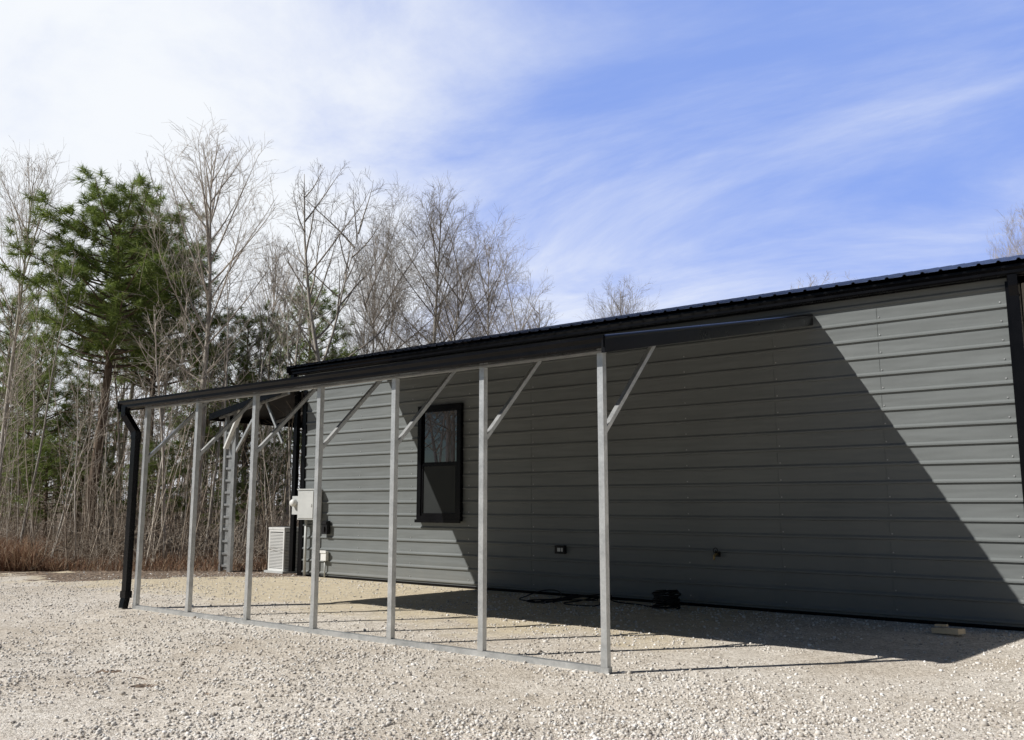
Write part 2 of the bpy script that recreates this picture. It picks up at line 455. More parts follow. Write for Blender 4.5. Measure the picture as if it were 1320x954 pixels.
m.build('downspout', M['black'], bld)

# window with frame, sashes, glass and screen
wx0, wx1, wz0, wz1 = -12.4, -11.26, 1.23, 3.48
m = MB(); yo, yi = WY-.10, WY-.02; t = .10
m.box(wx0, wx0+t, yo, yi, wz0, wz1); m.box(wx1-t, wx1, yo, yi, wz0, wz1)
m.box(wx0+t, wx1-t, yo, yi, wz1-t, wz1); m.box(wx0+t, wx1-t, yo, yi, wz0, wz0+t)
win = m.build('window', M['black'], bld)
zm = (wz0+wz1)/2-.02
a0, a1 = wx0+t, wx1-t
m = MB(); m.box(a0+.03, a1-.03, WY-.045, WY-.03, zm+.03, wz1-t-.03); m.build('pane', M['glass'], win)
m = MB()
m.box(a0, a0+.03, WY-.06, WY-.025, zm, wz1-t); m.box(a1-.03, a1, WY-.06, WY-.025, zm, wz1-t)
m.box(a0+.03, a1-.03, WY-.06, WY-.025, wz1-t-.03, wz1-t); m.box(a0+.03, a1-.03, WY-.06, WY-.025, zm, zm+.03)
m.build('sash', M['black'], win)
m = MB()
m.box(a0, a0+.045, WY-.08, WY-.025, wz0+t, zm-.002); m.box(a1-.045, a1, WY-.08, WY-.025, wz0+t, zm-.002)
m.box(a0+.045, a1-.045, WY-.08, WY-.025, zm-.05, zm-.002); m.box(a0+.045, a1-.045, WY-.08, WY-.025, wz0+t, wz0+t+.05)
m.build('sash', M['black'], win)
m = MB(); m.box(a0+.045, a1-.045, WY-.062, WY-.05, wz0+t+.05, zm-.05); m.build('screen', M['screen'], win)
m = MB(); m.box(wx0-.02, wx1+.02, WY-.13, WY-.101, wz0-.03, wz0+.03); m.build('sill', M['black'], win)

# ------------------------------------------------------------------ lean-to
PX = [-4.606, -6.109, -7.451, -8.79, -10.13, -11.49, -12.87]; PY = 7.265; PW = .064
SL = .2055; TZ = 3.05
lean = thing('lean_to', 'open lean-to of galvanized posts under a black sloping metal roof', 'carport', (PX[0], PY, 0))
def rz(y): return TZ + SL*(y-PY)
for x in PX:
    m = MB(); m.box(x-PW/2, x+PW/2, PY-PW/2, PY+PW/2, .062, TZ-.042)
    m.box(x-PW/2-.004, x+PW/2+.004, PY-PW/2-.004, PY-PW/2-.0005, .06, .22)
    m.build('post', M['galv'], lean)
for x in PX:
    m = MB(); m.bar((x, PY-.03, rz(PY-.03)+.032), (x, WY-.05, rz(WY-.05)+.032), PW, PW)
    m.build('rafter', M['galv'], lean)
for x in PX:
    m = MB(); m.bar((x-.003, PY+.035, 2.25), (x-.003, PY+1.06, rz(PY+1.06)-.005), .05, .045)
    m.box(x-.035, x-.028, PY-.02, PY+.09, 2.18, 2.34)
    m.build('brace', M['galv'], lean)
m = MB(); m.box(PX[-1]-.06, PX[0]+.045, PY-PW/2, PY+PW/2, .0, .06); m.build('base_rail', M['galv'], lean)
m = MB(); m.box(PX[-1]-.06, PX[0]+.04, PY-PW/2+.006, PY+PW/2-.001, TZ-.04, TZ-.002); m.build('header', M['galvdark'], lean)  # darker metal tone paints the shade under the gutter
LX0, LX1 = -13.38, -4.47
for yy in (8.4, 9.5, 10.6, 11.7):
    m = MB(); m.bar((LX0+.05, yy, rz(yy)+.078), (LX1-.02, yy, rz(yy)+.078), .05, .022); m.build('purlin', M['galv'], lean)
m = MB(); RY0 = PY-.2
m.sheet(ribxs(LX0, LX1), RY0, rz(RY0)+.10, WY-.025, rz(WY-.025)+.10)
lroof = m.build('roof', M['roof'], lean)
for x in (LX0-.012, LX1+.012):
    y0, y1 = RY0-.0, WY-.03
    m = MB(); sec = []
    for i in range(13):          # rolled top edge, flat face below
        a = R(-40+260*i/12); sec.append((.024*math.cos(a), .112+.024*math.sin(a)))
    sec += [(-.02, -.035), (.02, -.035)]
    k_ = len(sec)
    vs = [(x+dx, y0, rz(y0)+dz) for dx, dz in sec]+[(x+dx, y1, rz(y1)+dz) for dx, dz in sec]
    m.add(vs, [(i, (i+1) % k_, k_+(i+1) % k_, k_+i) for i in range(k_)], 0, False)
    m.add(vs, [tuple(range(k_-1, -1, -1)), tuple(range(k_, 2*k_))], 0)
    m.build('rake_trim', M['roof'], lroof)
m = MB(); m.prism([(PY-.085+y, TZ-.025+z) for y, z in gut], LX0-.02, LX1+.02)
for xa in (LX0-.025, LX1+.02): m.box(xa, xa+.005, PY-.216, PY-.085, TZ-.025, TZ+.096)
m.build('gutter', M['black'], lean)
m = MB(); m.box(LX0, LX1, PY-.083, PY-.045, TZ-.025, TZ+.08); m.build('fascia', M['black'], lean)
m = MB()
path = [(-13.27, PY-.15, TZ-.02), (-13.27, PY-.15, 2.93), (-13.06, PY-.07, 2.64), (-13.06, PY-.07, .20), (-13.06, PY-.10, .03)]
pv = [V(p) for p in path]
for a, b in zip(pv[:-1], pv[1:]):
    e = (b-a).normalized()*.02
    m.bar(a-e, b+e, .12, .085, up=(0, 1, 0))
m.box(-13.13, -12.99, PY-.12, PY-.02, 1.2, 1.23); m.box(-13.135, -12.985, PY-.125, PY-.015, .16, .26); m.box(-13.13, -12.99, PY-.12, PY-.02, 2.55, 2.66)
m.build('downspout', M['black'], lean)

# ------------------------------------------------------------------ end porch
pcx, pcy = -18.2, 12.4
por = thing('end_porch', 'small black-roofed porch on a lattice column at the far end of the building', 'porch', (pcx, pcy, 0))
def pz(x): return 4.02+(x-XL)*.155
m = MB()
x0, x1 = -18.75, XL-.05
nn = 30; ys = [12.25+(17.5-12.25)*i/nn for i in range(nn+1)]
m.add([(x0, 12.2, pz(x0)+.06), (x1, 12.2, pz(x1)+.06), (x1, 17.6, pz(x1)+.06), (x0, 17.6, pz(x0)+.06),
       (x0, 12.2, pz(x0)+.05), (x1, 12.2, pz(x1)+.05), (x1, 17.6, pz(x1)+.05), (x0, 17.6, pz(x0)+.05)],
      [(0,1,2,3),(7,6,5,4),(0,4,5,1),(1,5,6,2),(2,6,7,3),(3,7,4,0)])
for y in ys: m.bar((x0, y, pz(x0)+.068), (x1, y, pz(x1)+.068), .04, .018)
pr_ = m.build('roof', M['roof'], por)
m = MB(); m.bar((x0-.02, 12.18, pz(x0)+.02), (x1, 12.18, pz(x1)+.02), .03, .15); m.box(x0-.05, x0-.003, 12.17, 17.6, pz(x0)-.07, pz(x0)+.09)
m.build('trim', M['black'], pr_)
for y in (12.4, 14.0, 15.6, 17.2):
    m = MB(); m.bar((x0+.05, y, pz(x0+.05)), (x1, y, pz(x1)), .06, .06); m.build('rafter', M['galv'], por)
for y in (12.4, 17.2):
    m = MB()
    for dx, hw in ((-.19, .04), (.17, .06)): m.box(pcx+dx-hw, pcx+dx+hw, y-.04, y+.04, 0, pz(pcx+dx)-.03)
    for k in range(12): m.box(pcx-.148, pcx+.108, y-.02, y+.02, .12+k*.28, .17+k*.28)
    m.box(pcx-.148, pcx+.108, y+.021, y+.03, .05, 3.1)
    m.box(pcx-.26, pcx+.26, y-.08, y+.08, 0, .012)
    m.build('column', M['galvdark'], por)
    m = MB(); m.bar((pcx+.2, y, 2.75), (pcx+1.1, y, pz(pcx+1.1)-.03), .055, .055); m.build('brace', M['galv'], por)
    m = MB(); m.bar((pcx-.1, y-.07, 2.85), (pcx+.45, y-.07, pz(pcx+.45)-.03), .12, .05); m.build('gusset', M['white'], por)
m = MB(); m.bar((XL-.20, 12.4, 2.9), (XL-.85, 12.4, pz(XL-.85)-.03), .05, .05); m.build('brace', M['galv'], por)

# ------------------------------------------------------------------ services on and beside the wall
def louver_unit():
    x0, x1, y0, y1 = -17.28, -16.72, 12.9, 13.4
    t = thing('heat_pump', 'white louvred outdoor heat pump standing beside the far corner of the building', 'heat pump', ((x0+x1)/2, (y0+y1)/2, 0))
    m = MB(); m.box(x0-.06, x1+.06, y0-.06, y1+.06, 0.0, .06); m.build('pad', M['greybox'], t)
    m = MB(); m.box(x0+.03, x1-.03, y0+.03, y1-.03, .06, .98); m.build('coil', M['shadowgrey'], t)  # inner cabinet body, coloured dark as the shade behind the slats
    m = MB()
    for (a, b) in ((x0, y0), (x1-.04, y0), (x0, y1-.04), (x1-.04, y1-.04)): m.box(a, a+.04, b, b+.04, .06, .98)
    for z in (.06, .93): m.box(x0+.041, x1-.041, y0, y0+.02, z, z+.05); m.box(x1-.02, x1, y0+.041, y1-.041, z, z+.05); m.box(x0, x0+.02, y0+.041, y1-.041, z, z+.05)
    m.build('cabinet', M['beige'], t)
    m = MB()
    for k in range(24):
        z = .125+k*.033
        m.box(x0+.042, x1-.042, y0+.002, y0+.022, z, z+.021); m.box(x1-.022, x1-.002, y0+.042, y1-.042, z, z+.021); m.box(x0+.002, x0+.022, y0+.042, y1-.042, z, z+.021)
    m.build('grille', M['beige'], t)
    m = MB(); m.box(x0-.01, x1+.01, y0-.01, y1+.01, .981, 1.03); m.build('top_cover', M['beige'], t)
    m = MB(); cx, cy = (x0+x1)/2, (y0+y1)/2
    for q in range(1, 5):
        rr = .05*q+.02
        m.tube([V((cx+rr*math.cos(a), cy+rr*math.sin(a), 1.045)) for a in [i*2*math.pi/20 for i in range(21)]], .005, 4)
    m.build('fan_guard', M['dark'], t)
louver_unit()

t = thing('electric_panel', 'pale grey electric panel with round meter on the wall by the far corner', 'electric panel', (-15.6, WY, 1.5))
m = MB(); bx0, bx1 = -15.88, -15.33
m.box(bx0, bx1, WY-.24, WY-.027, 1.22, 1.86); m.box(bx0-.01, bx1+.01, WY-.26, WY-.027, 1.861, 1.885)
m.build('enclosure', M['greybox'], t)
m = MB(); m.box(bx0+.02, bx1-.02, WY-.256, WY-.241, 1.25, 1.83); m.build('cover', M['greybox'], t)
m = MB(); m.box(bx1-.09, bx1-.05, WY-.268, WY-.257, 1.5, 1.56); m.build('latch', M['greybox'], t)
m = MB(); m.box(bx0-.22, bx0-.012, WY-.22, WY-.04, 1.33, 1.73); m.build('meter_socket', M['greybox'], t)
m = MB(); m.tube([V((bx0-.115, WY-.22, 1.58)), V((bx0-.115, WY-.30, 1.58)), V((bx0-.115, WY-.33, 1.58))], [.08, .08, .06], 16); m.build('meter', M['white'], t)
m = MB(); m.tube([V((bx0+.12, WY-.09, 1.22)), V((bx0+.12, WY-.09, 0))], .03, 10); m.build('conduit', M['greybox'], t)
m = MB(); m.tube([V((bx1-.1, WY-.09, 1.22)), V((bx1-.1, WY-.09, 0.0))], .022, 10); m.build('conduit', M['greybox'], t)

t = thing('disconnect_switch', 'small black disconnect box on the lit wall right of the electric panel', 'switch box', (-15.12, WY, 1.05))
m = MB(); m.box(-15.2, -15.03, WY-.12, WY-.026, .92, 1.2); m.build('box', M['dark'], t)
m = MB(); m.box(-15.19, -15.04, WY-.135, WY-.121, 1.13, 1.19); m.box(-15.14, -15.09, WY-.15, WY-.121, .98, 1.08); m.build('cover', M['dark'], t)
t = thing('covered_outlet', 'white covered outlet low on the lit wall below the black disconnect box', 'outlet', (-15.15, WY, .46))
m = MB(); m.box(-15.23, -15.06, WY-.10, WY-.026, .36, .56); m.build('cover', M['white'], t)
m = MB(); m.tube([V((-15.145, WY-.05, .36)), V((-15.145, WY-.05, .0))], .016, 8); m.build('conduit', M['greybox'], t)
m = MB(); m.box(-15.24, -15.05, WY-.115, WY-.101, .52, .575); m.build('hinge', M['white'], t)
t = thing('wall_outlet', 'black outlet box with plug on the shaded wall above the tangled cable', 'outlet', (-8.98, WY, .77))
m = MB(); m.box(-9.08, -8.88, WY-.09, WY-.026, .71, .85); m.build('box', M['dark'], t)
m = MB(); m.box(-9.02, -8.96, WY-.10, WY-.0905, .75, .81); m.box(-8.94, -8.91, WY-.10, WY-.0905, .75, .81); m.build('socket', M['greybox'], t)
t = thing('wall_spigot', 'small brass hose spigot on the shaded wall right of the black outlet', 'spigot', (-6.07, WY, .8))
m = MB(); m.box(-6.11, -6.03, WY-.033, WY-.026, .76, .84); m.build('flange', M['dark'], t)
m = MB(); m.tube([V((-6.07, WY-.02, .8)), V((-6.07, WY-.12, .8)), V((-6.07, WY-.16, .77)), V((-6.07, WY-.17, .72))], [.018, .02, .02, .018], 8); m.build('spout', M['brass'], t)
m = MB(); m.tube([V((-6.07, WY-.10, .81)), V((-6.07, WY-.115, .86))], .008, 6); m.tube([V((-6.07+.035*math.cos(a), WY-.115+.01*math.sin(a), .86+.035*math.sin(a))) for a in [i*6.2832/12 for i in range(13)]], .007, 5); m.build('handle', M['dark'], t)

# coil, cable and plank
m = MB(); cx, cy = -6.65, 12.2; hp = []
for i in range(8*24+1):
    a = i*2*math.pi/24; lay = i/24
    rr = .185+.02*math.sin(lay*2.3)+.008*math.sin(a*.5)
    hp.append(V((cx+rr*math.cos(a), cy+rr*math.sin(a), .018+lay*.032+.008*math.sin(a+lay))))
m.tube(hp, .0145, 8)
tag(m.build('pipe_coil', M['dark'], None, (cx, cy, 0)), 'coil of black tubing standing on the ground against the shaded wall', 'coil')
m = MB(); cx, cy = -8.36, 11.95; hp = []
rnd = random.Random(4)
loops = [(-.5, .05, .38, .30, 0.2), (-.15, -.1, .45, .26, 1.5), (.2, .08, .40, .34, 2.6), (.5, -.05, .42, .24, .9), (.1, .12, .55, .20, 2.0)]
for (ox, oy, ra, rb, ro) in loops:
    for i in range(22):
        a = i*.30
        x_, y_ = ra*math.cos(a), rb*math.sin(a)
        hp.append(V((cx+ox+x_*math.cos(ro*.2)-y_*math.sin(ro*.2), cy+oy+x_*math.sin(ro*.2)+y_*math.cos(ro*.2), .014+.14*max(0, math.sin(a*1.0+ro)))))
sm = [hp[0]]
for p in hp[1:]: sm.append(sm[-1].lerp(p, .6))
for i in range(30): sm.append(sm[-1]+V((.04, .02*math.sin(i*.3), -(sm[-1].z-.012)*.3)))
m.tube(sm, .0095, 5)
tag(m.build('power_cable', M['dark'], None, (cx, cy, 0)), 'black cable lying in a loose tangle on the ground in the shade', 'cable')
m = MB(); m.bar((-2.86, 11.98, .034), (-2.53, 11.82, .06), .13, .06); m.bar((-2.87, 12.05, .085), (-2.72, 11.98, .10), .035, .025)
tag(m.build('wood_offcut', M['wood'], None, (-2.69, 11.92, 0)), 'short tan lumber offcut lying on the gravel near the right end of the wall', 'wood block')

# ------------------------------------------------------------------ trees
def grow(rnd, p, d, L, n, wob, bend):
    pts = [p.copy()]; d = d.normalized(); p = p.copy()
    for i in range(n):
        d = (d+V((rnd.uniform(-1,1), rnd.uniform(-1,1), rnd.uniform(-1,1)))*wob+V((0,0,bend))).normalized()
        p = p+d*(L/n); pts.append(p)
    return pts
def at(pts, t):
    k = (len(pts)-1)*t; i = min(int(k), len(pts)-2); u = k-i
    return pts[i].lerp(pts[i+1], u), (pts[i+1]-pts[i]).normalized()
def side(rnd, d, ang):
    a = V((rnd.uniform(-1,1), rnd.uniform(-1,1), rnd.uniform(-1,1)))
    a = (a-d*a.dot(d)).normalized()
    return (d*math.cos(ang)+a*math.sin(ang)).normalized()
def taper(r0, r1, n): return [r0+(r1-r0)*i/(n-1) for i in range(n)]

def bare_tree(name, label, cat, seed, H, r0, fb, n1, n2, n3, ax, asc, n4=0, wob=.05, fork=0, group=None, tw=.0042, cz=.62, bend=.05, rise=22):
    """crown limbs reach an ellipsoid: half-width ax*H, centre cz*H"""
    rnd = random.Random(seed)
    root = thing(name, label, cat, (0,0,0), group)
    tr = MB(); cr = MB()
    A = ax*H; Cz = cz*H; B = H*1.0-Cz
    def reach(p, d):
        # distance from p along d to the ellipsoid (centre 0,0,Cz; A,A,B)
        q = V((p.x/A, p.y/A, (p.z-Cz)/B)); e = V((d.x/A, d.y/A, d.z/B))
        a = e.dot(e); b = q.dot(e); c = q.dot(q)-1
        if c > 0: return .06*H
        return (-b+math.sqrt(max(0, b*b-a*c)))/a
    tp = grow(rnd, V((0,0,-.1)), V((rnd.uniform(-.05,.05), rnd.uniform(-.05,.05), 1)), H*.96, 11, wob*.7, .12)
    k = len(tp); rs = [r0*(1.25 if i == 0 else 1)*max(.04, (1-i/(k-1))**.9)+.005 for i in range(k)]
    tr.tube(tp, rs, 7)
    stems = [(tp, fb, rs, n1)]
    for q in range(fork):
        t0 = fb*rnd.uniform(.75, 1.25); p, d = at(tp, t0)
        a = rnd.uniform(0, 6.28); dd = V((math.cos(a)*.5, math.sin(a)*.5, 1)).normalized()
        sp = grow(rnd, p, dd, reach(p, dd)*rnd.uniform(.85, .95), 8, wob, .05)
        r1 = r0*(1-t0)**.75*.65
        rs2 = [max(.007, r1*(1-i/8)**.9) for i in range(9)]
        tr.tube(sp, rs2, 6); stems.append((sp, .22, rs2, int(n1*.7)))
    az = rnd.uniform(0, 6.28)
    for sp, f0, rr, nn in stems:
        for i in range(nn):
            t = f0+(.96-f0)*((i+rnd.random()*.8)/nn)**.85
            p, d = at(sp, t); az += 2.4+rnd.uniform(-.5, .5)
            u = (t-f0)/(1-f0)
            el = R(min(80, asc+rnd.uniform(-12, 12)+rise*u))
            dd = V((math.cos(az)*math.cos(el), math.sin(az)*math.cos(el), math.sin(el)))
            L1 = reach(p, dd)*rnd.uniform(.7, 1.0)
            b1 = grow(rnd, p, dd, L1, 6, wob*1.3, bend)
            ra = max(.0075, min(.28*r0, .0075+L1*.009))
            cr.tube(b1, taper(ra, tw*1.1, 7), 4, cap=False)
            m2 = max(3, int(n2*min(1.4, L1/(.25*H))))
            for j in range(m2):
                s = .15+.83*(j+rnd.random())/m2
                p2, d2 = at(b1, min(s, .99))
                L2 = L1*rnd.uniform(.24, .44)*(1.15-.6*s)
                b2 = grow(rnd, p2, side(rnd, d2, R(rnd.uniform(28, 54)))+V((0,0,.07)), L2, 4, wob*1.5, bend)
                cr.tube(b2, taper(max(tw*1.15, ra*.36*(1-s)+.002), tw*.8, 5), 3, cap=False)
                for q in range(n3):
                    s3 = .2+.79*(q+rnd.random())/n3
                    p3, d3 = at(b2, min(s3, .99)); L3 = L2*rnd.uniform(.32, .66)
                    b3 = grow(rnd, p3, side(rnd, d3, R(rnd.uniform(24, 50)))+V((0,0,.05)), L3, 2, wob*1.6, .03)
                    cr.tube(b3, taper(tw, tw*.6, 3), 3, cap=False)
                    for w in range(n4):
                        p4, d4 = at(b3, rnd.uniform(.2, .95)); L4 = L3*rnd.uniform(.4, .8)
                        b4 = grow(rnd, p4, side(rnd, d4, R(rnd.uniform(20, 50))), L4, 1, 0, 0)
                        cr.tube(b4, [tw*.75, tw*.5], 3, cap=False)
    tr.build('trunk', M['bark'], root, (0,0,0)); cr.build('crown', M['twig'], root, (0,0,0))
    return root, H

def pine(name, label, seed, H, r0, fb, nl, spread, group=None, clump=.28, nn=74):
    rnd = random.Random(seed)
    root = thing(name, label, 'pine tree', (0,0,0), group)
    tr = MB(); cr = MB()
    tp = grow(rnd, V((0,0,-.1)), V((rnd.uniform(-.04,.04), rnd.uniform(-.04,.04), 1)), H*.97, 10, .03, .1)
    tr.tube(tp, [max(.02, r0*(1-i/10.5)**.7) for i in range(11)], 8)
    for i in range(int(nl*.35)):       # dead lower snags
        t = rnd.uniform(fb*.45, fb); p, d = at(tp, t); a = rnd.uniform(0, 6.28)
        tr.tube(grow(rnd, p, V((math.cos(a), math.sin(a), rnd.uniform(-.2,.3))), rnd.uniform(.4, 1.5), 3, .15, 0), taper(.018, .005, 4), 4)
    az = 0
    fol = []
    for i in range(nl):
        t = fb+(.985-fb)*((i+rnd.random())/nl); p, d = at(tp, t); az += 2.4+rnd.uniform(-.5, .5)
        u = (t-fb)/(1-fb)
        L1 = H*spread*(.55+.6*math.sin(min(1, u*1.5+.25)*math.pi*.5))*(1-.62*u**2.8)*rnd.uniform(.5, 1.15)
        el = R(rnd.uniform(-10, 14)+28*u)
        b1 = grow(rnd, p, V((math.cos(az)*math.cos(el), math.sin(az)*math.cos(el), math.sin(el))), L1, 5, .12, .08)
        tr.tube(b1, taper(.04*(1-u)+.016, .008, 6), 4)
        nc = max(3, int(L1/.16))
        for j in range(nc):
            s = .34+.66*(j+rnd.random())/nc
            c, d2 = at(b1, min(s, .99))
            off = V((rnd.gauss(0,.20), rnd.gauss(0,.20), rnd.gauss(.05,.10)))
            fol.append((c+off, (d2*.7+off.normalized()*.6+V((0,0,.5))).normalized()))
    for c, dr in fol:                  # each tuft: a brush of fine needles fanning from a twig end
        R0 = clump*rnd.uniform(.75, 1.25)
        for q in range(nn):
            v = (V((rnd.gauss(0,1), rnd.gauss(0,1), rnd.gauss(0,1))).normalized()+dr*.55).normalized()
            p0 = c+dr*rnd.uniform(-.09, .09)+v*.02
            ln = R0*rnd.uniform(.6, 1.0); w = v.cross(V((rnd.gauss(0,1), rnd.gauss(0,1), rnd.gauss(0,1)))).normalized()*rnd.uniform(.006, .011)
            e = p0+v*ln+V((0,0,-.03))
            cr.add([p0-w, p0+w, e], [(0,1,2)], 0)
    tr.build('trunk', M['pinebark'], root, (0,0,0)); cr.build('crown', M['needle'], root, (0,0,0))
    return root, H

cT, sT = math.cos(TH), math.sin(TH)
def spot(px, F):                        # ground point at forward distance F in the direction of photo column px
    D = cT*F + sT*2.0; r = (px-660)/1145*D
    p = W(r, F); return V((p.x, p.y, gz(p.x, p.y)-.02))
def hgt(py, F):
    v = (477-py)/1145; return CH+F*(sT+cT*v)/(cT-sT*v)
def place(rt, px, F, top, rzv, label, group=None, first=False, wide=1.0):
    root, H = rt; s = hgt(top, F)/H; p = spot(px, F)
    if first:
        root.location = p; root.rotation_euler = (0,0,rzv); root.scale = (s*wide, s*wide, s); root['label'] = label
        if group: root['group'] = group
        return root
    return dup(root, p, rzv, (s*wide, s*wide, s), label, group)

pop = bare_tree('bare_tree', '', 'tree', 11, 13, .105, .36, 30, 10, 6, .215, 42, n4=1, wob=.04, cz=.70, bend=.045, rise=32)
oak = bare_tree('bare_tree', '', 'tree', 23, 12, .105, .30, 24, 11, 7, .24, 32, n4=3, fork=3, wob=.04, cz=.62, bend=.02, tw=.0037, rise=34)
oak2 = bare_tree('bare_tree', '', 'tree', 29, 12, .095, .28, 24, 11, 7, .225, 34, n4=2, fork=2, wob=.05, cz=.60, bend=.02, tw=.0037, rise=34)
med = bare_tree('bare_tree', '', 'tree', 31, 11, .105, .42, 17, 9, 6, .19, 40, n4=1, fork=1, wob=.075, cz=.66)
slimA = bare_tree('slender_tree', '', 'tree', 41, 10, .045, .45, 14, 7, 5, .13, 42, wob=.04, cz=.70)
slimB = bare_tree('slender_tree', '', 'tree', 52, 10, .036, .40, 13, 7, 5, .12, 42, wob=.06, cz=.68)
slimC = bare_tree('slender_tree', '', 'tree', 63, 10, .054, .45, 14, 7, 5, .16, 38, fork=1, wob=.06, cz=.70)
pineA = pine('pine_tree', '', 5, 12, .15, .52, 80, .205)
pineB = pine('pine_tree', '', 9, 9, .12, .34, 60, .23, nn=52)

place(pop, 256, 24.5, 174, .6, 'tallest leafless tree with a fan of pale branches right of the big green pine', first=True, wide=1.15)
place(oak, 550, 34, 246, 0, 'wide rounded leafless tree rising behind the lean-to roof', first=True, wide=1.05)
place(med, 432, 29, 206, 1.2, 'leafless tree with crooked pale limbs left of the wide rounded tree', first=True)
place(oak2, 625, 40, 305, 2.3, 'twiggy leafless tree at the right shoulder of the wide rounded tree', first=True, wide=1.0)
place(med, 672, 46, 385, 3.1, 'low leafless treetop where the woods run down behind the roof', wide=1.2)
place(oak2, 802, 50, 370, 4.0, 'lone twiggy treetop peeping above the middle of the roof line', wide=.9)
place(med, 1082, 52, 357, .4, 'faint tips of a leafless tree just above the roof right of centre', wide=1.2)
place(oak, 1355, 48, 276, 5.0, 'leafless treetop above the roof at the right edge of the picture', wide=.7)
place(pop, 2, 25, 190, 2.0, 'tall leafless tree cut off by the left edge of the picture', wide=.85)
place(med, 150, 30, 200, 4.1, 'leafless tree with thin tips rising just behind the big green pine', wide=.7)
place(pop, 345, 33, 300, 3.6, 'leafless tree half hidden behind the tallest leafless tree', wide=.8)
place(oak2, 480, 37, 285, 5.2, 'leafless tree between the crooked tree and the wide rounded tree', wide=.7)
place(pineA, 118, 25.5, 242, .5, 'big green pine with a dense crown at the left of the woods', first=True, wide=1.28)
place(pineB, 402, 36, 376, 1.4, 'round-topped green pine just above the far end of the roof', first=True)
place(pineB, 318, 31, 408, 3.0, 'lower green pine above the small end porch', wide=1.1)
place(pineA, 193, 29, 300, 2.2, 'thinner pine right behind the big green pine', wide=1.15)
place(pineB, 40, 28, 430, 4.4, 'small dark pine low in the woods left of the big green pine', wide=1.0)
place(pineB, 105, 29, 490, 5.4, 'small dark evergreen low behind the trunk of the big pine', wide=1.3)
place(pineB, 268, 33, 450, .9, 'small dark evergreen low behind the tallest leafless tree', wide=1.3)
place(pineB, 8, 33, 385, 2.9, 'pine at the left edge of the picture behind the cut-off leafless tree', wide=1.0)
rnd = random.Random(12)
for i in range(6):
    place(pineB, [22, 70, 128, 210, 300, 345][i], rnd.uniform(26, 32), rnd.uniform(530, 620), rnd.uniform(0, 6.28),
          'low green evergreen sapling in the undergrowth of the woods', 'evergreen saplings in the undergrowth', wide=rnd.uniform(1.2, 1.7))

sl = [slimA, slimB, slimC]
zones = [(-30, 150, 27, 'slender leafless tree in the woods left of the black downspout', 'slender trees left of the downspout'),
         (158, 275, 19, 'slender leafless tree in the woods between the downspout and the lattice column', 'slender trees between downspout and lattice column'),
         (300, 385, 11, 'slender leafless tree behind the small end porch', 'slender trees behind the end porch')]
rnd = random.Random(77); used = set()
for a, b, cnt, lab, grp in zones:
    for i in range(cnt):
        px = a+(b-a)*(i+rnd.random())/cnt; F = rnd.uniform(22.0, 34)
        if rnd.random() < .42: top = rnd.uniform(290, 430); F = max(F, 27) if 50 < px < 200 else F
        else: top = rnd.uniform(430, 600)
        q = rnd.randrange(3)
        o = place(sl[q], px, F, top, rnd.uniform(0, 6.28), lab, grp, first=(q not in used), wide=rnd.uniform(.9, 1.4)); used.add(q)
        o.rotation_euler.x = rnd.gauss(0, .05); o.rotation_euler.y = rnd.gauss(0, .05)

# trees across the yard that the window glass mirrors
for i in range(9):
    yv = -8-1.5*i; xv = -11.83*(25.64-yv)/12.82
    w_ = (-1.3, .9, -.2, .5, -.8)[i % 5]
    p = V((xv+w_*.75, yv-w_*.65, -.03))
    o = dup([pop, med, slimC][i % 3][0], p, rnd.uniform(0, 6.28), (1.7, 1.7, 1.05), 'leafless tree across the yard that shows mirrored in the window', 'trees mirrored in the window glass')

# brush, dry grass and the wood behind: uncountable
m = MB(); rnd = random.Random(8); cnt = 0
while cnt < 2200:
    px = rnd.uniform(-60, 470); F = 21.4+13*rnd.random()**1.1
    if rnd.random() > .55+1.1*noise.noise(V((px*.02, F*.25, 2))): continue
    cnt += 1
    p = spot(px, F); tall = rnd.random() < .14
    H = rnd.uniform(2.2, 6.0) if tall else .35+2.3*rnd.random()**1.9
    d = V((rnd.gauss(0,.5), rnd.gauss(0,.5), 1)) if not tall else V((rnd.gauss(0,.14), rnd.gauss(0,.14), 1))
    b = grow(rnd, p, d, H, 5, .08 if tall else .30, .02 if tall else 0); r0 = rnd.uniform(.009, .020) if tall else rnd.uniform(.004, .010)
    m.tube(b, taper(r0, .003, 6), 3, cap=False)
    for q in range(9 if tall else 6):
        p2, d2 = at(b, rnd.uniform(.2, .98))
        m.tube(grow(rnd, p2, side(rnd, d2, R(rnd.uniform(30, 80))), H*rnd.uniform(.1, .25 if tall else .5), 3, .3, .02), taper(.0045, .002, 4), 3, cap=False)
o = m.build('brush', M['brush']); tag(o, 'tangled brown brush and saplings filling the edge of the woods', 'brush'); o['kind'] = 'stuff'
m = MB()
for i in range(9500):
    px = rnd.uniform(-60, 90) if rnd.random() < .5 else rnd.uniform(-60, 370)
    F = 21.1+rnd.random()**1.6*5; p = spot(px, F); h = rnd.uniform(.1, .85)*(1.15 if px < 60 else .55)
    d = V((rnd.gauss(0,.35), rnd.gauss(0,.35), 1)); w = V((rnd.gauss(0,1), rnd.gauss(0,1), 0)).normalized()*.009
    q = p+d*h*.6; e = q+V((d.x*1.8, d.y*1.8, .7))*h*.5
    m.add([p-w, p+w, q+w*.7, q-w*.7, e], [(0,1,2,3),(3,2,4)])
o = m.build('dry_grass', M['grass']); tag(o, 'dry reddish grass along the edge of the gravel', 'grass'); o['kind'] = 'stuff'
m = MB()
